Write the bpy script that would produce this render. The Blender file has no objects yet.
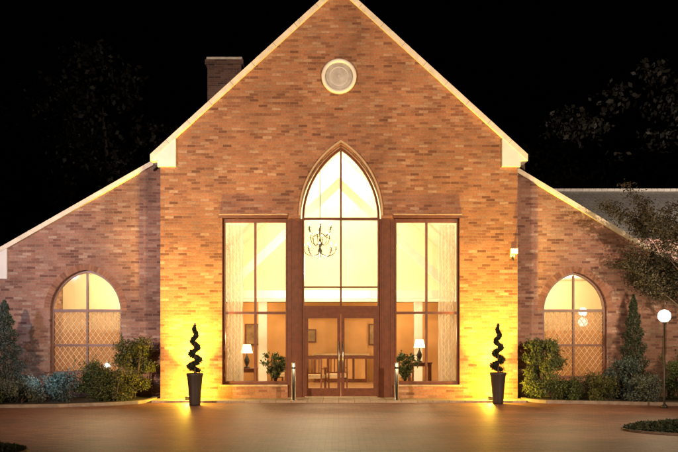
import bpy, math, random
import numpy as np
from mathutils import Vector, Matrix
R = random.Random(7); NR = np.random.default_rng(7)
sc = bpy.context.scene
COL = sc.collection

# ---------------------------------------------------------------- materials
def newmat(name):
    m = bpy.data.materials.new(name); m.use_nodes = True
    nt = m.node_tree; nt.nodes.clear()
    return m, nt, nt.nodes.new, nt.links.new
def simple(name, col, rough=0.6, var=0.15, scale=6.0, metal=0.0, bump=0.0):
    m, nt, N, L = newmat(name)
    o = N('ShaderNodeOutputMaterial'); b = N('ShaderNodeBsdfPrincipled')
    tc = N('ShaderNodeTexCoord'); no = N('ShaderNodeTexNoise'); no.inputs['Scale'].default_value = scale
    no.inputs['Detail'].default_value = 5
    L(tc.outputs['Object'], no.inputs['Vector'])
    r = N('ShaderNodeValToRGB'); r.color_ramp.elements[0].position = .3; r.color_ramp.elements[1].position = .7
    r.color_ramp.elements[0].color = [c*(1-var) for c in col]+[1]
    r.color_ramp.elements[1].color = [min(1, c*(1+var)) for c in col]+[1]
    L(no.outputs['Fac'], r.inputs['Fac']); L(r.outputs['Color'], b.inputs['Base Color'])
    b.inputs['Roughness'].default_value = rough; b.inputs['Metallic'].default_value = metal
    if bump:
        bp = N('ShaderNodeBump'); bp.inputs['Strength'].default_value = bump; bp.inputs['Distance'].default_value = .02
        L(no.outputs['Fac'], bp.inputs['Height']); L(bp.outputs['Normal'], b.inputs['Normal'])
    L(b.outputs['BSDF'], o.inputs['Surface'])
    return m
def bricks(name, cols, mortar, bw=.235, rh=.075, ms=.007, rough=.9, big=.25, bump=.5, bigscale=.7, offs=.5, streak=False):
    m, nt, N, L = newmat(name)
    o = N('ShaderNodeOutputMaterial'); b = N('ShaderNodeBsdfPrincipled')
    tc = N('ShaderNodeTexCoord'); bt = N('ShaderNodeTexBrick')
    bt.offset = offs
    bt.inputs['Color1'].default_value = (0, 0, 0, 1); bt.inputs['Color2'].default_value = (1, 1, 1, 1)
    bt.inputs['Mortar'].default_value = (.5, .5, .5, 1)
    bt.inputs['Scale'].default_value = 1; bt.inputs['Mortar Size'].default_value = ms
    bt.inputs['Mortar Smooth'].default_value = .2
    bt.inputs['Brick Width'].default_value = bw; bt.inputs['Row Height'].default_value = rh
    wn = N('ShaderNodeTexNoise'); wn.inputs['Scale'].default_value = 3.0
    L(tc.outputs['Object'], wn.inputs['Vector'])
    ws = N('ShaderNodeVectorMath'); ws.operation = 'SCALE'; ws.inputs['Scale'].default_value = .012
    L(wn.outputs['Color'], ws.inputs[0])
    wa = N('ShaderNodeVectorMath'); wa.operation = 'ADD'; L(tc.outputs['UV'], wa.inputs[0]); L(ws.outputs[0], wa.inputs[1])
    L(wa.outputs[0], bt.inputs['Vector'])
    r = N('ShaderNodeValToRGB'); r.color_ramp.interpolation = 'LINEAR'
    els = r.color_ramp.elements
    n = len(cols)
    els[0].position = 0; els[0].color = list(cols[0])+[1]
    els[1].position = 1; els[1].color = list(cols[-1])+[1]
    for i in range(1, n-1):
        e = els.new(i/(n-1)); e.color = list(cols[i])+[1]
    L(bt.outputs['Color'], r.inputs['Fac'])
    no = N('ShaderNodeTexNoise'); no.inputs['Scale'].default_value = bigscale; no.inputs['Detail'].default_value = 6
    no.inputs['Roughness'].default_value = .65
    if streak:
        mp = N('ShaderNodeMapping'); mp.inputs['Scale'].default_value = (.35, 1.6, 1)
        L(tc.outputs['Object'], mp.inputs['Vector']); L(mp.outputs[0], no.inputs['Vector'])
    else:
        L(tc.outputs['Object'], no.inputs['Vector'])
    mr = N('ShaderNodeMapRange'); mr.inputs['From Min'].default_value = .3; mr.inputs['From Max'].default_value = .7
    mr.inputs['To Min'].default_value = 1-big; mr.inputs['To Max'].default_value = 1+big
    L(no.outputs['Fac'], mr.inputs['Value'])
    n2 = N('ShaderNodeTexNoise'); n2.inputs['Scale'].default_value = 25; n2.inputs['Detail'].default_value = 4
    L(tc.outputs['Object'], n2.inputs['Vector'])
    m2 = N('ShaderNodeMapRange'); m2.inputs['From Min'].default_value = .3; m2.inputs['From Max'].default_value = .7
    m2.inputs['To Min'].default_value = .82; m2.inputs['To Max'].default_value = 1.15
    L(n2.outputs['Fac'], m2.inputs['Value'])
    mu = N('ShaderNodeMath'); mu.operation = 'MULTIPLY'; L(mr.outputs[0], mu.inputs[0]); L(m2.outputs[0], mu.inputs[1])
    mx = N('ShaderNodeMix'); mx.data_type = 'RGBA'
    L(bt.outputs['Fac'], mx.inputs['Factor']); L(r.outputs['Color'], mx.inputs['A'])
    mx.inputs['B'].default_value = list(mortar)+[1]
    vm = N('ShaderNodeVectorMath'); vm.operation = 'SCALE'
    L(mx.outputs['Result'], vm.inputs[0]); L(mu.outputs[0], vm.inputs['Scale'])
    L(vm.outputs[0], b.inputs['Base Color'])
    b.inputs['Roughness'].default_value = rough
    iv = N('ShaderNodeMath'); iv.operation = 'SUBTRACT'; iv.inputs[0].default_value = 1; L(bt.outputs['Fac'], iv.inputs[1])
    ad = N('ShaderNodeMath'); ad.operation = 'MULTIPLY_ADD'; L(n2.outputs['Fac'], ad.inputs[0]); ad.inputs[1].default_value = .5
    L(iv.outputs[0], ad.inputs[2])
    bp = N('ShaderNodeBump'); bp.inputs['Strength'].default_value = bump; bp.inputs['Distance'].default_value = .008
    L(ad.outputs[0], bp.inputs['Height']); L(bp.outputs['Normal'], b.inputs['Normal'])
    L(b.outputs['BSDF'], o.inputs['Surface'])
    return m
def leafmat(name, c0, c1, rough=.6, trans=.25):
    m, nt, N, L = newmat(name)
    o = N('ShaderNodeOutputMaterial'); b = N('ShaderNodeBsdfPrincipled')
    g = N('ShaderNodeNewGeometry'); r = N('ShaderNodeValToRGB')
    r.color_ramp.elements[0].color = list(c0)+[1]; r.color_ramp.elements[1].color = list(c1)+[1]
    L(g.outputs['Random Per Island'], r.inputs['Fac']); L(r.outputs['Color'], b.inputs['Base Color'])
    b.inputs['Roughness'].default_value = rough
    t = N('ShaderNodeBsdfTranslucent'); L(r.outputs['Color'], t.inputs['Color'])
    mx = N('ShaderNodeMixShader'); mx.inputs[0].default_value = trans
    L(b.outputs[0], mx.inputs[1]); L(t.outputs[0], mx.inputs[2]); L(mx.outputs[0], o.inputs['Surface'])
    return m
def islandmat(name, cols, rough=.9):
    m, nt, N, L = newmat(name)
    o = N('ShaderNodeOutputMaterial'); b = N('ShaderNodeBsdfPrincipled')
    g = N('ShaderNodeNewGeometry'); r = N('ShaderNodeValToRGB')
    els = r.color_ramp.elements
    els[0].color = list(cols[0])+[1]; els[1].color = list(cols[-1])+[1]
    for i in range(1, len(cols)-1):
        e = els.new(i/(len(cols)-1)); e.color = list(cols[i])+[1]
    L(g.outputs['Random Per Island'], r.inputs['Fac']); L(r.outputs['Color'], b.inputs['Base Color'])
    b.inputs['Roughness'].default_value = rough
    L(b.outputs[0], o.inputs['Surface'])
    return m
def emit(name, col, s):
    m, nt, N, L = newmat(name)
    o = N('ShaderNodeOutputMaterial'); e = N('ShaderNodeEmission')
    e.inputs[0].default_value = list(col)+[1]; e.inputs[1].default_value = s
    L(e.outputs[0], o.inputs['Surface']); return m
def glassmat():
    m, nt, N, L = newmat('window_glass')
    o = N('ShaderNodeOutputMaterial'); t = N('ShaderNodeBsdfTransparent'); g = N('ShaderNodeBsdfGlossy')
    t.inputs[0].default_value = (.95, .95, .93, 1); g.inputs['Roughness'].default_value = .03
    lw = N('ShaderNodeLayerWeight'); lw.inputs[0].default_value = .25
    mr = N('ShaderNodeMapRange'); mr.inputs['To Min'].default_value = .035; mr.inputs['To Max'].default_value = .6
    L(lw.outputs['Fresnel'], mr.inputs['Value'])
    mx = N('ShaderNodeMixShader'); L(mr.outputs[0], mx.inputs[0]); L(t.outputs[0], mx.inputs[1]); L(g.outputs[0], mx.inputs[2])
    L(mx.outputs[0], o.inputs['Surface']); return m
def sheer(name, col, op=.6):
    m, nt, N, L = newmat(name)
    o = N('ShaderNodeOutputMaterial'); t = N('ShaderNodeBsdfTransparent'); d = N('ShaderNodeBsdfDiffuse'); tr = N('ShaderNodeBsdfTranslucent')
    d.inputs[0].default_value = list(col)+[1]; tr.inputs[0].default_value = list(col)+[1]
    a = N('ShaderNodeMixShader'); a.inputs[0].default_value = .5; L(d.outputs[0], a.inputs[1]); L(tr.outputs[0], a.inputs[2])
    c = N('ShaderNodeMixShader'); c.inputs[0].default_value = op; L(t.outputs[0], c.inputs[1]); L(a.outputs[0], c.inputs[2])
    L(c.outputs[0], o.inputs['Surface']); return m

BC = [(.17,.065,.038),(.31,.13,.07),(.39,.17,.09),(.34,.145,.075),(.42,.21,.115),(.24,.095,.055),(.46,.28,.18)]
M_brick = bricks('facade_brick', BC, (.29,.19,.12), big=.32)
M_brickwing = bricks('wing_brick', [(.14,.06,.05),(.24,.11,.085),(.31,.16,.12),(.27,.13,.10),(.36,.21,.165),(.19,.09,.07),(.40,.27,.22)], (.26,.19,.155), big=.35)
M_vous = islandmat('arch_brick', [(.18,.08,.055),(.29,.135,.085),(.35,.18,.115),(.24,.11,.075)])
M_chim = bricks('chimney_brick', [(.10,.05,.04),(.2,.1,.07),(.25,.14,.1)], (.2,.17,.15))
M_pave = bricks('drive_paving', [(.13,.047,.034),(.21,.08,.055),(.18,.068,.045),(.26,.11,.075),(.15,.06,.042)], (.075,.04,.03), bw=.21, rh=.105, ms=.007, rough=.56, big=.5, bump=.5, bigscale=.5, streak=True)
M_step = bricks('step_paving', [(.34,.26,.17),(.42,.32,.22),(.38,.28,.19)], (.2,.15,.1), bw=.4, rh=.4, ms=.008, rough=.7, offs=0)
M_cope = simple('coping_stone', (.80,.73,.60), .7, .16, 5, bump=.2)
M_sill = simple('sandstone_and_lit_edge', (.50,.36,.22), .8, .16, 7, bump=.2)  # sill stone, also the colour of the painted lit edges
M_white = simple('white_paint', (.82,.80,.76), .5, .05, 4)
M_wood = simple('stained_timber', (.14,.042,.017), .4, .25, 9)
M_roof = simple('roof_tile', (.09,.07,.065), .8, .25, 9, bump=.3)
M_plas = simple('cream_plaster', (.80,.70,.50), .8, .04, 2)
M_amber = simple('amber_plaster', (.60,.34,.15), .8, .1, 2)
M_ceil = simple('ceiling_white', (.82,.78,.66), .8, .03, 2)
M_floor = simple('timber_floor', (.30,.16,.08), .35, .25, 5)
M_glass = glassmat()
M_cur = sheer('sheer_curtain', (.85,.80,.70), .6)
M_blind = sheer('woven_blind', (.50,.28,.16), .72)
M_lead = simple('lattice_paint', (.74,.64,.50), .5, .1, 8)
M_dark = simple('black_metal', (.03,.028,.026), .4, .2, 8)
M_steel = simple('stainless_steel', (.62,.62,.60), .28, .06, 12, metal=1)
M_pot = simple('planter_glaze', (.026,.018,.017), .5, .2, 10)
M_soil = simple('garden_soil', (.05,.033,.022), .95, .4, 12, bump=.8)
M_kerb = simple('concrete_kerb', (.27,.215,.175), .85, .3, 7, bump=.3)
M_vent = simple('vent_recess', (.52,.50,.47), .8, .15, 7)
M_ground = simple('lawn', (.035,.045,.02), .95, .4, 3, bump=.6)
M_bark = simple('bark', (.09,.06,.045), .9, .35, 14, bump=.7)
M_bulb = emit('warm_bulb', (1,.78,.45), 14)
M_shade = emit('lampshade_lit', (1,.76,.40), 3.8)
M_globe = emit('globe_lit', (1,.88,.66), 16)
M_up = emit('uplight_lens', (1,.76,.16), 30)
M_blue = emit('garden_spot_lens', (.4,.75,1), 3)
L_green = leafmat('leaf_green', (.03,.05,.015), (.10,.13,.04))
L_olive = leafmat('leaf_olive', (.04,.05,.015), (.14,.14,.045))
L_var = leafmat('leaf_variegated', (.04,.065,.018), (.20,.22,.08))
L_blue = leafmat('leaf_bluegrey', (.035,.055,.05), (.12,.17,.15))
L_silver = leafmat('leaf_silver', (.06,.08,.065), (.20,.23,.19))
L_con = leafmat('leaf_conifer', (.02,.035,.02), (.07,.09,.05))
L_top = leafmat('leaf_box', (.015,.022,.010), (.05,.06,.025))
L_purple = leafmat('leaf_darkred', (.025,.028,.018), (.095,.075,.045))
L_far = leafmat('leaf_far', (.014,.013,.009), (.045,.036,.024), trans=.1)
M_cush = simple('upholstery', (.55,.42,.28), .9, .1, 9)
M_pic = simple('picture_print', (.25,.16,.08), .6, .6, 3)

# ---------------------------------------------------------------- geometry helpers
def boxuv(me):
    uvl = me.uv_layers.new(name='UVMap') if not me.uv_layers else me.uv_layers[0]
    n = len(me.loops)
    co = np.empty(len(me.vertices)*3); me.vertices.foreach_get('co', co); co = co.reshape(-1, 3)
    vi = np.empty(n, dtype=np.int32); me.loops.foreach_get('vertex_index', vi)
    pn = np.empty(len(me.polygons)*3); me.polygons.foreach_get('normal', pn); pn = np.abs(pn.reshape(-1, 3))
    lt = np.empty(len(me.polygons), dtype=np.int32); me.polygons.foreach_get('loop_total', lt)
    ln = np.repeat(pn, lt, axis=0); c = co[vi]
    ax = ln.argmax(axis=1)
    u = np.where(ax == 0, c[:, 1], c[:, 0]); v = np.where(ax == 2, c[:, 1], c[:, 2])
    uvl.data.foreach_set('uv', np.stack([u, v], 1).ravel())
def link(o, parent=None):
    COL.objects.link(o)
    if parent: o.parent = parent
    return o
def empty(name, loc=(0, 0, 0)):
    e = bpy.data.objects.new(name, None); e.empty_display_size = .3; COL.objects.link(e); e.location = loc; return e
class MB:
    def __init__(s): s.v = []; s.f = []; s.m = []; s.mats = []; s.n = 0; s.sm = []
    def mi(s, mat):
        if mat not in s.mats: s.mats.append(mat)
        return s.mats.index(mat)
    def add(s, vs, fs, mat, smooth=False):
        i = s.mi(mat); vs = np.asarray(vs, dtype=float)
        s.v.append(vs); b = s.n; s.n += len(vs)
        for f in fs: s.f.append([b+k for k in f])
        s.m += [i]*len(fs); s.sm += [smooth]*len(fs)
    def box(s, x0, x1, y0, y1, z0, z1, mat, M=None):
        vs = np.array([(x0,y0,z0),(x1,y0,z0),(x1,y1,z0),(x0,y1,z0),(x0,y0,z1),(x1,y0,z1),(x1,y1,z1),(x0,y1,z1)], float)
        if M is not None: vs = np.array([tuple(M @ Vector(p)) for p in vs])
        s.add(vs, [(0,3,2,1),(4,5,6,7),(0,1,5,4),(1,2,6,5),(2,3,7,6),(3,0,4,7)], mat)
    def path(s, pts, rad, mat, seg=8):
        pts = [Vector(p) for p in pts]; n = len(pts); vs = []; fs = []
        for i, p in enumerate(pts):
            d = (pts[min(i+1, n-1)]-pts[max(i-1, 0)]).normalized()
            a = Vector((0, 0, 1)) if abs(d.z) < .9 else Vector((1, 0, 0))
            u = d.cross(a).normalized(); w = d.cross(u)
            r = rad[i] if hasattr(rad, '__len__') else rad
            for k in range(seg):
                t = 2*math.pi*k/seg; vs.append(tuple(p+u*math.cos(t)*r+w*math.sin(t)*r))
        for i in range(n-1):
            for k in range(seg):
                k2 = (k+1) % seg; fs.append((i*seg+k, i*seg+k2, (i+1)*seg+k2, (i+1)*seg+k))
        fs.append(tuple(range(seg-1, -1, -1))); fs.append(tuple((n-1)*seg+k for k in range(seg)))
        s.add(vs, fs, mat, True)
    def lathe(s, c, prof, mat, seg=24, axis='z', smooth=True):
        vs = []; fs = []
        for r, z in prof:
            for k in range(seg):
                t = 2*math.pi*k/seg
                if axis == 'z': vs.append((c[0]+r*math.cos(t), c[1]+r*math.sin(t), c[2]+z))
                else: vs.append((c[0]+r*math.cos(t), c[1]-z, c[2]+r*math.sin(t)))
        for i in range(len(prof)-1):
            for k in range(seg):
                k2 = (k+1) % seg; fs.append((i*seg+k, i*seg+k2, (i+1)*seg+k2, (i+1)*seg+k))
        fs.append(tuple(range(seg-1, -1, -1))); fs.append(tuple((len(prof)-1)*seg+k for k in range(seg)))
        s.add(vs, fs, mat, smooth)
    def ball(s, c, r, mat, seg=16, sz=1):
        prof = [(max(1e-4, r*math.sin(math.pi*i/10)), -r*sz*math.cos(math.pi*i/10)) for i in range(11)]
        s.lathe(c, prof, mat, seg)
    def leaves(s, C, size, mat, asp=.5, up=0.0):
        C = np.asarray(C, float); n = len(C)
        a = NR.normal(size=(n, 3)); a[:, 2] += up; a /= np.linalg.norm(a, axis=1)[:, None]
        b = NR.normal(size=(n, 3)); b -= (a*b).sum(1)[:, None]*a; b /= np.linalg.norm(b, axis=1)[:, None]
        sz = size*NR.uniform(.6, 1.35, size=(n, 1))
        V = np.stack([C-a*sz*.5, C+b*sz*asp*.5, C+a*sz*.5, C-b*sz*asp*.5], 1).reshape(-1, 3)
        F = (np.arange(n*4).reshape(-1, 4)).tolist()
        s.add(V, F, mat)
    def done(s, name, parent=None, origin=None):
        me = bpy.data.meshes.new(name); V = np.concatenate(s.v)
        if origin is not None: V = V-np.array(origin)
        me.from_pydata(V.tolist(), [], s.f)
        for m in s.mats: me.materials.append(m)
        me.polygons.foreach_set('material_index', s.m); me.polygons.foreach_set('use_smooth', s.sm)
        me.update(); boxuv(me)
        o = bpy.data.objects.new(name, me)
        if origin is not None: o.location = origin
        return link(o, parent)
def plate(name, outer, holes, y0, y1, mat, parent=None, bevel=0):
    cu = bpy.data.curves.new(name, 'CURVE'); cu.dimensions = '2D'; cu.fill_mode = 'BOTH'; cu.extrude = (y1-y0)/2
    for poly in [outer]+list(holes):
        sp = cu.splines.new('POLY'); sp.points.add(len(poly)-1); sp.use_cyclic_u = True
        for p, q in zip(sp.points, poly): p.co = (q[0], q[1], 0, 1)
    tmp = bpy.data.objects.new('tmp', cu); COL.objects.link(tmp)
    dg = bpy.context.evaluated_depsgraph_get(); dg.update()
    me = bpy.data.meshes.new_from_object(tmp.evaluated_get(dg))
    bpy.data.objects.remove(tmp); bpy.data.curves.remove(cu)
    ym = (y0+y1)/2
    me.transform(Matrix(((1,0,0,0),(0,0,-1,ym),(0,1,0,0),(0,0,0,1))))
    me.materials.clear(); me.materials.append(mat); me.update(); me.name = name
    for p in me.polygons: p.use_smooth = False
    boxuv(me)
    return link(bpy.data.objects.new(name, me), parent)
def arc(cx, w, zs, rise, t=0, n=14):
    r = (rise*rise+w*w)/(2*w); rr = r-t; xc = r-w
    a_end = math.acos(max(-1, min(1, xc/rr)))
    L = [(cx+xc-rr*math.cos(a_end*i/n), zs+rr*math.sin(a_end*i/n)) for i in range(n+1)]
    Rr = [(2*cx-x, z) for x, z in reversed(L[:-1])]
    return L+Rr
def archpoly(cx, w, zb, zs, rise, t=0):
    a = arc(cx, w, zs, rise, t)
    return [(cx-w+t, zb+t)]+a+[(cx+w-t, zb+t)]
def voussoirs(name, cx, w, zs, rise, depth, y0, y1, parent, course=.075):
    r = (rise*rise+w*w)/(2*w); xc = r-w; a_end = math.acos(xc/(r+depth*.5)); n = max(6, int(a_end*r/course))
    b = MB()
    for i in range(n):
        a0 = a_end*i/n+.004; a1 = a_end*(i+1)/n-.008/r
        for sgn in (1, -1):
            q = []
            for a, rr in ((a0, r), (a1, r), (a1, r+depth), (a0, r+depth)):
                x = xc-rr*math.cos(a); x = min(x, -.003); q.append((cx+sgn*x, zs+rr*math.sin(a)))
            vs = [(x, y0, z) for x, z in q]+[(x, y1, z) for x, z in q]
            b.add(vs, [(0,1,2,3),(7,6,5,4),(0,4,5,1),(1,5,6,2),(2,6,7,3),(3,7,4,0)], M_vous)
    return b.done(name, parent)
def light(name, kind, loc, energy, col, parent=None, **k):
    l = bpy.data.lights.new(name, kind); l.energy = energy; l.color = col
    tgt = k.pop('target', None)
    for a, v in k.items(): setattr(l, a, v)
    o = bpy.data.objects.new(name, l); o.location = loc
    if tgt is not None: o.rotation_euler = (Vector(tgt)-Vector(loc)).to_track_quat('-Z', 'Y').to_euler()
    link(o)
    if parent:
        o.parent = parent; o.matrix_parent_inverse = Matrix.Translation(-Vector(parent.location))
    return o

# ---------------------------------------------------------------- the building
H = empty('brick_hall')
AP, SL = 10.97, .91
zt = lambda x: AP-SL*abs(x)
CX, AW, ZS, RI = .05, 1.03, 4.80, 1.90
outer = [(-4.7,0),(-1.35,0),(-1.35,.37),(-3.08,.37),(-3.08,4.8)]+arc(CX, AW, ZS, RI, -.04)+[(3.18,4.8),(3.18,.37),(1.45,.37),(1.45,0),(4.7,0),(4.7,zt(4.7)-.173),(0,AP-.173),(-4.7,zt(4.7)-.173)]
plate('front_wall', outer, [], 0, .35, M_brick, H)
plate('arch_lit_edge', arc(CX,AW+.035,ZS+.08,RI+.02,-.045)+[(CX+AW+.036,ZS+.078),]+list(reversed(arc(CX,AW+.035,ZS+.08,RI+.02,0))), [], -.06, .09, M_sill, H)  # lit edge of the arch reveal, put in as a tan strip
e = 4.95
plate('gable_coping', [(-e,zt(e)),(0,AP),(e,zt(e)),(e,zt(e)-.17),(0,AP-.17),(-e,zt(e)-.17)], [], -.10, .42, M_cope, H)
for sx in (-1, 1):
    plate('kneeler', [(sx*x, z) for x, z in [(4.93,6.30),(4.93,zt(4.93)-.173),(4.28,zt(4.28)-.173),(4.28,6.15),(4.76,6.15),(4.76,6.30)]], [], -.085, .405, M_white, H)
plate('main_roof', [(-5,zt(5)-.02),(0,AP-.02),(5,zt(5)-.02),(5,zt(5)-.25),(0,AP-.25),(-5,zt(5)-.25)], [], .425, 15, M_roof, H)
b = MB()
b.box(-4.7,-4.4,.353,15,0,6.4,M_brickwing); b.box(4.4,4.7,.353,15,0,6.4,M_brickwing); b.box(-4.4,4.4,14.7,15,0,6.4,M_brickwing)
b.done('side_walls', H)
b = MB()
for sx in (-1, 1):
    for k in range(1, 9):
        x = sx*k*.56; z = zt(x); th = math.atan(SL)*(-sx)
        M = Matrix.Translation((x, 0, z-.115)) @ Matrix.Rotation(-th, 4, 'Y')
        b.box(-.004,.004,-.1025,-.099,-.055,.085,M_kerb,M)
b.done('coping_joints', H)
# roundel
b = MB(); c = (0, 0, (400-76)/38)
b.lathe(c, [(.46,-.01),(.46,.07),(.43,.10),(.38,.10),(.36,.06),(.36,.02)], M_white, 48, 'y')
b.lathe(c, [(.355,-.01),(.355,.035),(.02,.05)], M_vent, 48, 'y')
b.lathe(c, [(.25,.03),(.25,.055),(.235,.055),(.235,.03)], M_white, 40, 'y')
b.lathe(c, [(.06,.03),(.06,.06),(.04,.07),(.01,.07)], M_vent, 24, 'y')
b.done('gable_roundel', H)
b = MB(); b.box(-4.85,-3.6,8,8.9,6.0,11.75,M_chim); b.box(-4.93,-3.52,7.92,8.98,11.75,11.92,M_chim); b.box(-4.88,-3.57,7.97,8.93,11.92,12.02,M_cope)
b.done('chimney', H)

# window joinery ---------------------------------------------------------
plate('arch_frame', [(CX-AW+.0,2.42)]+arc(CX,AW,ZS,RI,0)+[(CX+AW,2.42)], [[(CX-AW+.06,2.50)]+arc(CX,AW,ZS,RI,.06)+[(CX+AW-.06,2.50)]], .10, .22, M_wood, H)
b = MB()
b.box(CX-.025,CX+.025,.115,.205,2.50,ZS+RI-.09,M_wood)
b.box(CX-AW+.06,CX-.025,.112,.208,4.77,4.84,M_wood); b.box(CX+.025,CX+AW-.06,.112,.208,4.77,4.84,M_wood)
b.box(CX-AW+.06,CX-.025,.125,.195,2.98,3.02,M_wood); b.box(CX+.025,CX+AW-.06,.125,.195,2.98,3.02,M_wood)
for (xa, xb) in ((-1.35,CX-AW-.003),(CX+AW+.003,1.45)):
    b.box(xa,xb,.06,.26,0.08,4.797,M_wood)
    b.box(xa+.05,xa+.09,.045,.0597,.12,4.75,M_wood); b.box(xb-.09,xb-.05,.045,.0597,.12,4.75,M_wood)
for (a, c2) in ((-3.08,-1.353),(1.453,3.18)):
    mid = (a+c2)/2
    b.box(a,a+.07,.12,.24,.42,4.797,M_wood); b.box(c2-.06,c2,.12,.24,.42,4.797,M_wood)
    b.box(a+.07,c2-.06,.12,.24,4.71,4.797,M_wood); b.box(a+.07,c2-.06,.12,.24,.42,.50,M_wood)
    b.box(mid-.03,mid+.03,.123,.237,.50,4.71,M_wood)
    for (p, q) in ((a+.07,mid-.03),(mid+.03,c2-.06)):
        b.box(p,q,.126,.234,2.28,2.35,M_wood)
b.done('window_frames', H)
b = MB()
for (a, c2) in ((-3.13,-1.353),(1.453,3.23)):
    b.box(a,c2,-.06,.25,.372,.418,M_sill)
    b.box(a-.02,c2,-.05,.115,4.80,4.875,M_wood)
    b.box(a-.02,c2,-.07,.10,4.878,4.905,M_sill)  # tan strip standing in for the lit line along the header
b.done('window_sills', H)
b = MB()
b.box(CX-AW+.06,CX+AW-.06,.158,.164,2.5,ZS,M_glass)
for (a, c2) in ((-3.0,-1.41),(1.51,3.10)): b.box(a,c2,.178,.184,.5,4.70,M_glass)
b.done('window_glass', H)
plate('arch_glass', [(CX-AW+.06,ZS+.002)]+arc(CX,AW,ZS,RI,.06)[1:-1]+[(CX+AW-.06,ZS+.002)], [], .158, .164, M_glass, H)
b = MB(); dx0, dx1 = CX-AW+.0, CX+AW
b.box(dx0,dx0+.07,.10,.22,.08,2.417,M_wood); b.box(dx1-.07,dx1,.10,.22,.08,2.417,M_wood)
b.box(dx0+.07,dx1-.07,.10,.22,2.29,2.417,M_wood)
for sx in (-1, 1):
    xa, xb = sorted((CX+sx*.006, CX+sx*(AW-.075)))
    b.box(xa,xa+.09,.12,.18,.10,2.285,M_wood); b.box(xb-.09,xb,.12,.18,.10,2.285,M_wood)
    b.box(xa+.09,xb-.09,.12,.18,.10,.32,M_wood); b.box(xa+.09,xb-.09,.12,.18,2.17,2.285,M_wood)
    b.box(xa+.09,xb-.09,.123,.177,1.10,1.18,M_wood)
    b.box(xa+.09,xb-.09,.147,.153,.32,2.17,M_glass)
    hx = CX+sx*.05
    b.path([(hx,.06,.75),(hx,.06,1.55)], .016, M_steel, 8)
    for z in (.85,1.45): b.path([(hx,.06,z),(hx,.12,z)], .01, M_steel, 6)
b.done('entrance_doors', H)
def lattice(name, x0, x1, z0, z1, y, pitch, w, mat, parent):
    b = MB(); asp = 1.35
    for sg in (1, -1):
        c = -((z1-z0)/asp)-pitch
        while c < (x1-x0)+pitch:
            za, zb2 = z0, z1
            xa = x0+c; xb = x0+c+(z1-z0)/asp
            if xa < x0: za = z0+(x0-xa)*asp; xa = x0
            if xb > x1: zb2 = z1-(xb-x1)*asp; xb = x1
            if zb2-za > .03:
                if sg == -1: xa, xb = x0+x1-xa, x0+x1-xb
                b.path([(xa,y+sg*.002,za),(xb,y+sg*.002,zb2)], w, mat, 4)
            c += pitch
    return b.done(name, parent)
lattice('window_lattice', -2.99,-2.62,.52,4.68,.20,.13,.0045,M_lead,H)
lattice('window_lattice', 2.74,3.09,.52,4.68,.20,.13,.0045,M_lead,H)
def curtain(name, x0, x1, z0, z1, y, folds, parent, amp=.05, mat=None):
    n = folds*8; vs = []; fs = []
    for i in range(n+1):
        x = x0+(x1-x0)*i/n
        for j in range(9):
            z = z0+(z1-z0)*j/8
            a = amp*(1.15-.5*j/8)
            vs.append((x+.02*math.sin(3*j+i*.3), y+a*math.sin(2*math.pi*folds*i/n+.3*math.sin(j))+.015*R.random(), z))
    for i in range(n):
        for j in range(8): fs.append((i*9+j,(i+1)*9+j,(i+1)*9+j+1,i*9+j+1))
    b = MB(); b.add(vs, fs, mat or M_cur, True); return b.done(name, parent)
curtain('curtain', -3.02,-2.58,.08,4.7,.48,5,H); curtain('curtain', 2.68,3.12,.08,4.7,.48,5,H)

b = MB()
b.box(-4.397,4.397,.353,9,.02,.08,M_floor)
b.box(-4.39,-4.30,.36,9,.08,3.85,M_plas); b.box(4.30,4.39,.36,9,.08,3.85,M_plas)
b.box(-4.297,4.297,8.4,8.5,.08,3.0,M_amber)
b.box(-4.297,4.297,5.8,6.0,2.90,3.28,M_white)
b.box(-4.297,4.297,6.003,8.397,3.05,3.12,M_ceil)
for x in (-2.6,2.7): b.box(x-.14,x+.14,5.85,6.0,.08,2.9,M_white)
b.done('hall_interior', H)
cz = lambda x: 7.95-.95*abs(x)
plate('hall_ceiling', [(-4.35,cz(4.35)),(0,7.95),(4.35,cz(4.35)),(4.35,cz(4.35)+.1),(0,8.05),(-4.35,cz(4.35)+.1)], [], .36, 6.2, M_ceil, H)
plate('hall_back_gable', [(-4.3,3.285),(4.3,3.285),(4.3,cz(4.3)-.003),(0,7.945),(-4.3,cz(4.3)-.003)], [], 6.003, 6.10, M_plas, H)
yy = 3.2
for sx in (-1, 1):
    p0, p1 = (sx*3.3, 3.12), (0, 6.25)
    plate('roof_truss', [(p0[0],p0[1]),(p1[0],p1[1]),(p1[0],p1[1]+.32),(p0[0],p0[1]+.32)], [], yy, yy+.16, M_white, H)
b = MB(); b.box(-4.29,4.29,yy-.01,yy+.17,2.86,3.11,M_white); b.done('truss_tie', H)
# ---------------------------------------------------------------- wings
WY = .6
zl = lambda x: 6.56+.57*(x+4.85)
zr = lambda x: 6.26-.60*(x-4.82)
WL = dict(cx=-6.87, w=.965, zb=.65, zs=2.39, ri=1.11); WR = dict(cx=6.40, w=.865, zb=.52, zs=2.39, ri=1.05)
plate('wing_wall', [(-9.2,0),(-4.703,0),(-4.703,zl(-4.703)-.14),(-9.2,zl(-9.2)-.14)], [archpoly(WL['cx'],WL['w'],WL['zb'],WL['zs'],WL['ri'])], WY, WY+.3, M_brickwing, H)
plate('wing_wall', [(9.2,0),(4.703,0),(4.703,zr(4.703)-.14),(9.2,zr(9.2)-.14)], [archpoly(WR['cx'],WR['w'],WR['zb'],WR['zs'],WR['ri'])], WY, WY+.3, M_brickwing, H)
plate('wing_coping', [(-9.3,zl(-9.3)),(-4.703,zl(-4.703)),(-4.703,zl(-4.703)-.137),(-9.3,zl(-9.3)-.137)], [], WY-.09, WY+.36, M_cope, H)
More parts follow.
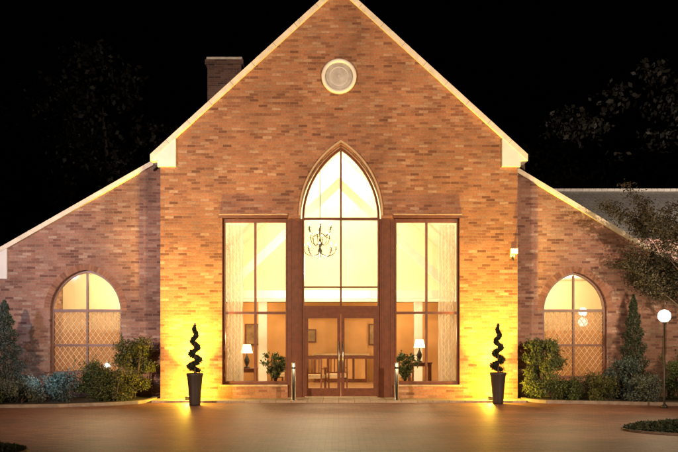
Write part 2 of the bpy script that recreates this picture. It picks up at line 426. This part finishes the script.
plate('wing_coping', [(9.3,zr(9.3)),(4.703,zr(4.703)),(4.703,zr(4.703)-.137),(9.3,zr(9.3)-.137)], [], WY-.09, WY+.36, M_cope, H)
plate('wing_kneeler', [(-9.32,3.25),(-8.97,3.25),(-8.97,zl(-8.97)-.14),(-9.32,zl(-9.32)-.14)], [], WY-.08, WY+.35, M_white, H)
plate('wing_kneeler', [(9.32,2.85),(8.97,2.85),(8.97,zr(8.97)-.14),(9.32,zr(9.32)-.14)], [], WY-.08, WY+.35, M_white, H)
plate('wing_roof', [(-9.4,zl(-9.4)-.03),(-4.71,zl(-4.71)-.03),(-4.71,zl(-4.71)-.2),(-9.4,zl(-9.4)-.2)], [], WY+.363, 12, M_roof, H)
plate('wing_roof', [(9.4,zr(9.4)-.03),(4.71,zr(4.71)-.03),(4.71,zr(4.71)-.2),(9.4,zr(9.4)-.2)], [], WY+.363, 12, M_roof, H)
b = MB()
for s in (-1, 1):
    xa, xb = sorted((s*9.2, s*8.95)); b.box(xa,xb,WY+.303,11.9,0,(3.85 if s < 0 else 3.4),M_brickwing)
    xa, xb = sorted((s*8.94, s*4.71)); b.box(xa,xb,4.6,4.7,0,4.0,M_plas)
    b.box(xa,xb,WY+.303,4.597,.02,.08,M_floor); b.box(xa,xb,WY+.303,4.597,3.72 if s<0 else 3.5,3.78,M_ceil)
    b.box(xa,xb,4.57,4.597,.08,1.9,M_amber)
b.done('wing_rooms', H)
for W in (WL, WR):
    cx, w, zb, zs, ri = W['cx'], W['w'], W['zb'], W['zs'], W['ri']
    voussoirs('wing_arch_bricks', cx, w, zs, ri, .16, WY-.008, WY+.1, H)
    plate('wing_window_frame', archpoly(cx,w-.003,zb+.04,zs,ri-.003), [archpoly(cx,w,zb+.04,zs,ri,.06)], WY+.12, WY+.22, M_wood, H)
    b = MB()
    b.box(cx-.025,cx+.025,WY+.13,WY+.21,zb+.10,zs+ri-.08,M_wood)
    for z, h in ((zs-.035,.08),(1.42,.06)):
        b.box(cx-w+.06,cx-.025,WY+.135,WY+.205,z,z+h,M_wood); b.box(cx+.025,cx+w-.06,WY+.135,WY+.205,z,z+h,M_wood)
    b.box(cx-w+.06,cx+w-.06,WY+.165,WY+.171,zb+.1,zs,M_glass)
    b.done('wing_window_bars', H)
    plate('wing_window_glass', [(cx-w+.065,zs+.003)]+arc(cx,w,zs,ri,.065)[1:-1]+[(cx+w-.065,zs+.003)], [], WY+.165, WY+.171, M_glass, H)
    b = MB(); b.box(cx-w-.08,cx+w+.08,WY-.05,WY+.25,zb-.07,zb+.037,M_vous); b.done('wing_window_sill', H)
    lattice('wing_lattice', cx-w+.065,cx+w-.065,zb+.1,zs-.04,WY+.150,.15,.006,M_lead,H)
    curtain('wing_blind', cx-w-.1, cx+w+.1, .3, zs+.02, WY+.48, 11, H, .02, M_blind)

# neighbouring building at right
B = empty('neighbour_building')
M_rt = bricks('neighbour_roof_tile', [(.40,.36,.32),(.48,.43,.39),(.44,.40,.36)], (.27,.24,.21), bw=.3, rh=.28, ms=.015, big=.15)
b = MB(); b.box(9.9,30,13.2,20,0,6.3,M_brickwing); b.done('walls', B)
b = MB(); b.add([(9.2,12.6,6.15),(31,12.6,6.15),(31,16.6,8.75),(9.2,16.6,8.75),(9.2,12.6,6.0),(31,12.6,6.0),(31,16.6,8.6),(9.2,16.6,8.6)], [(0,1,2,3),(4,7,6,5),(0,4,5,1),(1,5,6,2),(2,6,7,3),(3,7,4,0)], M_rt)
b.add([(9.2,16.6,8.75),(31,16.6,8.75),(31,20.6,6.15),(9.2,20.6,6.15)], [(0,1,2,3)], M_rt)
b.box(9.15,31,16.45,16.75,8.74,8.86,M_rt); b.done('roof', B)
b = MB(); b.box(9.1,31,12.45,12.6,5.95,6.1,M_dark); b.box(9.06,9.2,12.6,16.6,6.0,6.05,M_white); b.done('gutter', B)

# ---------------------------------------------------------------- ground
b = MB(); b.add([(-250,-250,0),(250,-250,0),(250,250,0),(-250,250,0)], [(0,1,2,3)], M_ground); b.done('ground')
b = MB(); b.add([(-40,-40,.004),(40,-40,.004),(40,-.02,.004),(-40,-.02,.004)], [(0,1,2,3)], M_pave); b.done('driveway')
b = MB(); b.box(-4.75,4.75,-.75,-.003,.0,.06,M_step); b.box(-1.35,1.45,.003,.34,.0,.078,M_step); b.done('entrance_step')
def bed(name, pts, h=.10, w=.13, soil=M_soil):
    n = len(pts)
    ins = []
    for i in range(n):
        p, a, c = Vector(pts[i]), Vector(pts[i-1]), Vector(pts[(i+1) % n])
        d1 = (p-a).normalized(); d2 = (c-p).normalized(); nn = Vector((-d1.y-d2.y, d1.x+d2.x)).normalized()
        ins.append(tuple(p+nn*w))
    b = MB(); vs = [(x,y,0) for x,y in pts]+[(x,y,h) for x,y in pts]+[(x,y,h) for x,y in ins]+[(x,y,.03) for x,y in ins]
    fs = []
    for i in range(n):
        j = (i+1) % n; fs += [(i,j,n+j,n+i),(n+i,n+j,2*n+j,2*n+i),(2*n+i,2*n+j,3*n+j,3*n+i)]
    b.add(vs, fs, M_kerb)
    b.add([(x,y,h-.02) for x,y in ins], [tuple(range(n))], soil)
    return b.done(name)
bed('planting_bed', [(-22,-2.4),(-8,-2.25),(-6.6,-2.05),(-5.6,-1.6),(-5.0,-1.1),(-4.8,-.6),(-4.8,-.03),(-4.8,.55),(-22,.55)], .08)
bed('planting_bed', [(4.8,-.03),(4.85,-.5),(5.2,-.9),(6.2,-1.15),(8,-1.6),(12,-2.6),(22,-4),(22,.55),(4.8,.55)], .08)
isl = [(7.9+2.9*math.cos(a), -6.6+1.15*math.sin(a)) for a in np.linspace(0, 2*math.pi, 36, endpoint=False)]
bed('island_bed', isl, .04, .07)
isl2 = [(-7.6+3.2*math.cos(a), -9.3+1.25*math.sin(a)) for a in np.linspace(0, 2*math.pi, 36, endpoint=False)]
bed('island_bed', isl2, .04, .07)

# ---------------------------------------------------------------- vegetation
def ell(n, c, r, shell=.55):
    d = NR.normal(size=(n, 3)); d /= np.linalg.norm(d, axis=1)[:, None]
    q = NR.uniform(shell, 1, size=(n, 1)); return np.array(c)+d*q*np.array(r)
def shrub(name, x, y, r, h, n, size, mat, clumps=14, asp=.45, up=.3):
    b = MB()
    for k in range(6):
        a = R.uniform(0, 6.28); rr = r*R.uniform(.2,.7)
        b.path([(x,y,.05),(x+rr*.5*math.cos(a),y+rr*.5*math.sin(a),h*.4),(x+rr*math.cos(a),y+rr*math.sin(a),h*.8)], [.022,.015,.006], M_bark, 5)
    for k in range(clumps):
        a = R.uniform(0, 6.28); zz = R.uniform(.12, .92); env = math.sqrt(max(.05, 1-(zz-.38)**2/.42)); rr = r*env*R.uniform(.25,.85)
        cr = r*R.uniform(.3,.55)
        b.leaves(ell(n//clumps, (x+rr*math.cos(a), y+rr*math.sin(a), max(cr*.7, h*zz)), (cr,cr,cr*R.uniform(.6,1.1)), .3), size, mat, asp, up)
    for k in range(18):
        a = R.uniform(0, 6.28); rr = r*R.uniform(.5,1.1); z = h*R.uniform(.5,1.0)
        p0 = np.array((x+rr*.5*math.cos(a),y+rr*.5*math.sin(a),z*.7)); p1 = np.array((x+rr*math.cos(a),y+rr*math.sin(a),z+.1))
        tt = NR.uniform(0,1,(26,1)); b.leaves(p0+(p1-p0)*tt+NR.normal(size=(26,3))*.03, size, mat, asp, up)
    return b.done(name, origin=(x,y,0))
def conifer(name, x, y, r, h, n, size, mat):
    b = MB(); b.path([(x,y,0),(x,y,h*.95)], [.06,.01], M_bark, 6)
    t = NR.uniform(0, 1, n)**1.3; a = NR.uniform(0, 6.283, n)
    lay = .78+.22*np.sin(t*h*16+NR.normal(size=n)*.5+np.sin(a*3)*1.2)
    rr = r*(1-t)**.75*lay*NR.uniform(.35,1,n)**.5
    C = np.stack([x+rr*np.cos(a), y+rr*np.sin(a), .05+t*h+rr*.15], 1)
    b.leaves(C, size, mat, .3, .5); return b.done(name, origin=(x,y,0))
conifer('conifer', -8.5,-.7,.78,2.55,11000,.075,L_blue)
shrub('low_shrub', -7.75,-1.5,.6,.62,4600,.055,L_silver)
shrub('low_shrub', -7.0,-1.0,.55,.75,4200,.06,L_blue)
shrub('shrub', -6.1,-.75,.6,1.1,6000,.06,L_green)
shrub('shrub', -5.35,-.15,.55,1.75,7500,.07,L_olive,20)
shrub('shrub', -5.65,-.9,.45,.8,3600,.06,L_olive)
shrub('low_shrub', -8.7,-1.7,.6,.7,4600,.06,L_green)
shrub('variegated_shrub', 5.35,.0,.58,1.7,7500,.10,L_var,22,.3,.6)
shrub('low_shrub', 5.9,-.3,.45,.55,3400,.06,L_green)
shrub('low_shrub', 6.7,-.5,.55,.65,4000,.055,L_olive)
shrub('shrub', 7.35,-.3,.55,1.15,5500,.06,L_blue)
conifer('conifer', 7.75,.0,.58,2.75,10000,.07,L_con)
shrub('low_shrub', 7.7,-1.0,.5,.65,3800,.055,L_silver)
shrub('shrub', 8.7,-.9,.6,1.35,5500,.06,L_green)
def cover(name, cx, cy, rx, ry, n, h, mat):
    a = NR.uniform(0,6.283,n); q = np.sqrt(NR.uniform(0,1,n)); x = cx+rx*q*np.cos(a); y = cy+ry*q*np.sin(a)
    z = .05+NR.uniform(0,1,n)*h*(.6+.4*np.sin(x*5)*np.cos(y*6))*(1-q**4)
    b = MB(); b.leaves(np.stack([x,y,z],1), .075, mat, .4, .6); b.done(name)
cover('ground_cover', 7.9,-6.6,2.85,1.11,18000,.24,L_con)
cover('ground_cover', -7.6,-9.3,3.15,1.2,14000,.14,L_con)
def tree(name, x, y, h, r, zc, n, size, mat, levels=3):
    b = MB(); tips = []
    def grow(p, d, L, rad, lv):
        pts = [p]; rs = [rad]; q = p.copy(); dd = d.copy()
        for i in range(4):
            dd = (dd+Vector((R.uniform(-.25,.25),R.uniform(-.25,.25),R.uniform(-.05,.2)))).normalized(); q = q+dd*L/4
            pts.append(q.copy()); rs.append(rad*(1-.14*(i+1)))
            if lv < 2: tips.append(q.copy())
        b.path(pts, rs, M_bark, 7 if lv > 1 else 4)
        if lv > 0:
            for k in range(6 if lv == levels else (5 if lv > 1 else 3)):
                a = R.uniform(0, 6.28) if lv < levels else k*1.05+R.uniform(-.3,.3)
                s = pts[R.choice([2,3,4])] if lv < levels else pts[R.choice([3,4])]
                nd = (dd*.5+Vector((math.cos(a),math.sin(a),R.uniform(-.1,.5)))).normalized()
                grow(s, nd, (L if lv < levels else r*.95)*R.uniform(.55,.8), rs[-1]*.62, lv-1)
    grow(Vector((x,y,0)), Vector((0,0,1)), zc*.76, .07*h/4, levels)
    per = max(4, n//len(tips))
    for tpt in tips:
        cr = r*R.uniform(.12,.22)
        b.leaves(ell(per, tuple(tpt), (cr,cr,cr*.65), .1), size, mat, .5, 0)
    return b.done(name, origin=(x,y,0))
tree('garden_tree', 8.5,-.45,4.8,1.9,4.15,36000,.07,L_purple)
def distant(name, specs):
    b = MB()
    for (x, y, h, r) in specs:
        b.path([(x,y,0),(x+R.uniform(-.5,.5),y,h*.5),(x+R.uniform(-1,1),y,h*.85)], [.35,.22,.06], M_bark, 6)
        for k in range(34):
            a = R.uniform(0,6.28); zz = R.uniform(.2,1); env = math.sqrt(max(.04,1-((zz-.55)/.5)**2)); rr = r*env*R.uniform(.1,1)
            cr = r*R.uniform(.2,.42)
            b.leaves(ell(120,(x+rr*math.cos(a),y+rr*math.sin(a),h*zz),(cr,cr,cr*.7),.3), .36, L_far, .6)
    b.done(name)
distant('distant_trees', [(-26,26,17,5),(-20,24,15,4.5),(-14.5,27,19,5),(-9,30,15,5),(-31,24,14,5),(15,27,15,4.5),(20,25,18,5),(25.5,28,19,5.5),(11,31,13,4),(31,25,16,5),(36,27,18,5),(-37,27,16,5)])

# ---------------------------------------------------------------- planters with spiral topiary
def planter(x, y):
    E = empty('topiary_planter', (x,y,0))
    b = MB()
    b.lathe((0,0,.004), [(.13,0),(.135,.03),(.155,.35),(.185,.68),(.205,.74),(.205,.78),(.18,.78),(.17,.72),(.01,.72)], M_pot, 28)
    b.done('pot', E)
    b = MB(); b.path([(0,0,.7),(.005,0,1.3),(0,0,1.85)], [.02,.016,.008], M_bark, 6)
    C = []
    n = 260; ph = R.uniform(0, 1)
    for i in range(n):
        s = i/(n-1); a = ph+s*2*math.pi*3.4; rr = .12*(1-s)**.8+.010; z = .84+s*1.05
        C.append(ell(44, (rr*math.cos(a),rr*math.sin(a),z), (.105*(1-.5*s),)*2+(.085*(1-.4*s),), .15))
    C.append(ell(200,(0,0,1.93),(.035,.035,.09),.1))
    b.leaves(np.concatenate(C), .042, L_top, .5, .3); b.done('spiral_topiary', E)
planter(-3.52,-1.45); planter(3.98,-.98)
for (x, y) in ((-1.16,-.62),(1.47,-.62)):
    b = MB(); b.lathe((x,y,.06), [(.085,0),(.085,.012),(.052,.014),(.052,.93),(.048,.955),(.03,.965),(.001,.967)], M_steel, 24)
    b.lathe((x,y,.06), [(.0535,.80),(.0535,.85)], M_dark, 24); b.done('bollard', origin=(x,y,0))

# uplights
UC = (1,.66,.05)
for x in (-3.85, 3.92):
    E = empty('ground_uplight', (x,-.52,.06))
    b = MB(); b.lathe((0,0,0), [(.10,0),(.10,.07),(.085,.10),(.075,.10),(.075,.07)], M_dark, 20)
    b.lathe((0,0,.072), [(.07,0),(.068,.008),(.001,.012)], M_up, 20)
    b.done('housing', E)
    light('wide_glow','POINT',(x,-.50,.36),220,UC,E,shadow_soft_size=.06)
    light('narrow_beam','SPOT',(x,-.68,.20),4300,(1,.62,.06),E,spot_size=math.radians(74),spot_blend=1,shadow_soft_size=.05,target=(x,.15,3.9))
E = empty('garden_spotlight', (-7.35,-2.0,.1))
b = MB(); b.path([(0,0,-.02),(0,0,.12)], .012, M_dark, 6); b.path([(0,-.05,.13),(0,.06,.16)], [.04,.055], M_dark, 12); b.lathe((0,.064,.161),[(.045,0),(.001,.004)],M_blue,12); b.done('housing', E)
light('beam','SPOT',(-7.25,-2.25,.8),90,(.45,.78,1),E,spot_size=math.radians(85),spot_blend=1,shadow_soft_size=.08,target=(-7.0,.5,.9))
E = empty('globe_lamp', (7.62,-2.2,0))
b = MB(); b.lathe((0,0,0.0),[(.08,0),(.08,.05),(.025,.1),(.018,1.95),(.05,1.99),(.05,2.03)],M_dark,14); b.done('post',E)
b = MB(); b.ball((0,0,2.16),.145,M_globe,20); b.done('globe',E)
light('glow','POINT',(7.62,-2.2,2.48),130,(1,.75,.42),E,shadow_soft_size=.12)
b = MB(); b.box(4.50,4.62,-.05,-.001,3.78,3.90,M_white); b.path([(4.56,-.04,3.84),(4.56,-.16,3.88)],.015,M_white,6); b.box(4.47,4.65,-.26,-.14,3.84,3.98,M_white); b.box(4.49,4.63,-.264,-.258,3.86,3.96,M_steel); b.path([(4.56,-.03,3.78),(4.56,-.1,3.68)],[.03,.02],M_dark,8); b.done('security_light', origin=(4.56,0,3.85))

# ---------------------------------------------------------------- interior things
E = empty('chandelier', (-.55,2.0,4.3))
b = MB(); b.path([(0,0,0),(0,0,3.0)], .012, M_dark, 6)
b.lathe((0,0,-.35),[(.001,0),(.05,.04),(.03,.12),(.07,.22),(.03,.32),(.05,.45),(.02,.6)],M_dark,14)
for ring,(rr,zz,k) in enumerate(((.46,-.1,8),(.28,.22,6),(.36,.5,6))):
    for i in range(k):
        a = 2*math.pi*i/k+ring*.3; c, s = math.cos(a), math.sin(a)
        b.path([(c*.03,s*.03,zz-.1),(c*rr*.5,s*rr*.5,zz-.2),(c*rr*.9,s*rr*.9,zz-.1),(c*rr,s*rr,zz+.02)], .013, M_dark, 5)
        b.lathe((c*rr,s*rr,zz+.02),[(.035,0),(.04,.015),(.012,.02),(.012,.1)],M_dark,8)
        b.ball((c*rr,s*rr,zz+.15),.022,M_bulb,8,1.6)
b.done('frame', E)
light('glow','POINT',(-.55,2.0,3.75),600,(1,.82,.50),E,shadow_soft_size=.4)
def tlamp(x, y, z, s=1, e=25):
    E = empty('table_lamp', (x,y,z))
    b = MB(); b.lathe((0,0,0),[(.09,0),(.09,.02),(.03,.05),(.07,.15),(.08,.22),(.03,.34),(.015,.36),(.015,.46)],M_pot,16)
    b.lathe((0,0,.42),[(.17,0),(.11,.25)],M_shade,24); b.done('lamp', E)
    light('glow','POINT',(x,y,z+.85),e,(1,.72,.36),E,shadow_soft_size=.15)
def table(x, y, w, d, h):
    b = MB(); b.box(x-w/2,x+w/2,y-d/2,y+d/2,h-.04,h,M_wood)
    for sx in (-1,1):
        for sy in (-1,1): b.box(x+sx*(w/2-.05)-.025,x+sx*(w/2-.05)+.025,y+sy*(d/2-.05)-.025,y+sy*(d/2-.05)+.025,.08,h-.04,M_wood)
    b.box(x-w/2+.05,x+w/2-.05,y-d/2+.04,y+d/2-.04,h-.12,h-.041,M_wood); b.done('side_table')
table(-2.62,1.6,.6,.5,.80); tlamp(-2.62,1.6,.80,1,60)
table(2.35,2.2,.7,.5,.95); tlamp(2.35,2.2,.95,1,80)
def chair(x, y, ang):
    b = MB(); M = Matrix.Translation((x,y,.08)) @ Matrix.Rotation(ang,4,'Z')
    b.box(-.28,.28,-.26,.26,.36,.46,M_cush,M)
    for sx in (-1,1):
        b.box(sx*.29-.02,sx*.29+.02,-.28,-.24,0,.64,M_wood,M); b.box(sx*.29-.02,sx*.29+.02,.24,.28,0,.98,M_wood,M)
        b.box(sx*.29-.03,sx*.29+.03,-.30,.24,.64,.67,M_wood,M); b.box(sx*.29-.015,sx*.29+.015,-.24,.24,.30,.36,M_wood,M)
    b.box(-.27,.27,.245,.275,.93,.99,M_wood,M); b.box(-.27,.27,.245,.275,.5,.54,M_wood,M)
    for k in range(5): b.box(-.22+.11*k-.015,-.22+.11*k+.015,.25,.27,.54,.93,M_wood,M)
    b.done('armchair')
chair(-.75,3.0,2.9); chair(-.1,3.6,3.4); chair(2.0,3.6,.4+2.6); chair(-1.75,4.2,2.5)
def pplant(x, y):
    b = MB(); b.lathe((x,y,.08),[(.13,0),(.17,.3),(.18,.32),(.16,.32),(.01,.3)],M_pot,20)
    for k in range(30):
        a = R.uniform(0,6.28); l = R.uniform(.3,.8); o = R.uniform(.08,.36)
        p = [(x,y,.38),(x+o*.4*math.cos(a),y+o*.4*math.sin(a),.38+l*.6),(x+o*math.cos(a),y+o*math.sin(a),.38+l)]
        b.path(p, [.006,.004,.002], M_bark, 4)
        b.leaves(ell(22,p[2],(.11,.11,.12),.1), .10, L_green, .45); b.leaves(ell(8,p[1],(.08,.08,.1),.1), .10, L_green, .45)
    b.done('potted_plant', origin=(x,y,0))
pplant(-1.75,.95); pplant(1.82,.95)
for (x,z,w,h) in ((-1.2,1.75,.7,.5),(1.4,1.8,.6,.8),(-3.2,1.8,.6,.8)):
    b = MB(); b.box(x-w/2,x+w/2,8.34,8.395,z-h/2,z+h/2,M_wood); b.box(x-w/2+.05,x+w/2-.05,8.33,8.338,z-h/2+.05,z+h/2-.05,M_pic); b.done('wall_picture')
b = MB(); b.box(-.9,1.0,7.3,7.9,.08,1.05,M_wood); b.box(-.98,1.08,7.24,7.96,1.05,1.10,M_cush)
for k in range(4): b.box(-.82+.46*k,-.44+.46*k,7.28,7.297,.2,.92,M_amber)
b.done('reception_counter')
def clight(x, y, z, e, col=(1,.82,.50), r=.2):
    E = empty('ceiling_light', (x,y,z)); b = MB(); b.lathe((0,0,-.06),[(.12,0),(.15,.02),(.15,.06)],M_shade,20); b.done('fitting',E)
    light('glow','POINT',(x,y,z-.25),e,col,E,shadow_soft_size=r)
clight(-3.0,7.2,3.05,60,(1,.66,.30)); clight(2.4,7.2,3.05,60,(1,.66,.30))
clight(0.0,4.0,7.8,850)
clight(-6.9,2.8,3.70,330,(1,.78,.44)); clight(6.6,2.8,3.48,330,(1,.74,.38))

# ---------------------------------------------------------------- floodlights on poles, out of view
def flood(x, y, h, tgt, e, col, size=80):
    E = empty('offscreen_flood_post', (x,y,0))
    b = MB(); b.lathe((0,0,0),[(.16,0),(.16,.04),(.07,.1),(.05,h-.1),(.04,h)],M_dark,14)
    b.box(-.22,.22,-.10,.08,h,h+.3,M_dark); b.done('post',E)
    b = MB(); b.box(-.19,.19,.082,.088,h+.03,h+.27,M_bulb); b.done('lens',E)
    light('beam','SPOT',(x,y+.2,h+.15),e,col,E,spot_size=math.radians(size),spot_blend=.8,shadow_soft_size=.15,target=tgt)
flood(-8.5,-15.5,4.6,(-1.6,0,5.7),8300,(1,.69,.45),76)
flood(9.0,-15.5,4.6,(1.6,0,5.7),7800,(1,.69,.44),76)
flood(-11,-10,4.2,(-7.0,0.6,4.8),1700,(.68,.74,1),58)
flood(19,6.5,4.0,(14,14.6,7.4),8000,(1,.84,.68),100)  # added lamp, out of view, to brighten the neighbour roof

# ---------------------------------------------------------------- world / weak fill sun
w = bpy.data.worlds.new('World'); sc.world = w; w.use_nodes = True
nt = w.node_tree; bg = nt.nodes['Background']; sky = nt.nodes.new('ShaderNodeTexSky'); sky.sky_type = 'NISHITA'
sky.sun_disc = False; sky.sun_elevation = math.radians(-4); sky.sun_rotation = math.radians(180)
nt.links.new(sky.outputs[0], bg.inputs[0]); bg.inputs[1].default_value = .006
s = light('fill_sun','SUN',(0,-30,30),.03,(1,.85,.8),None,angle=math.radians(.5)); s.rotation_euler = (math.radians(50),0,math.radians(-25))  # weak sun lamp added as general fill

cam = bpy.data.cameras.new('Camera'); co = bpy.data.objects.new('Camera', cam); COL.objects.link(co)
co.location = (0,-20,1.6); co.rotation_euler = (math.radians(90),0,0)
cam.sensor_width = 36; cam.lens = 40.35; cam.shift_y = .168; cam.clip_end = 1000; cam.clip_start = .1
sc.camera = co
sc.view_settings.view_transform = 'Standard'; sc.view_settings.look = 'None'; sc.view_settings.exposure = 0
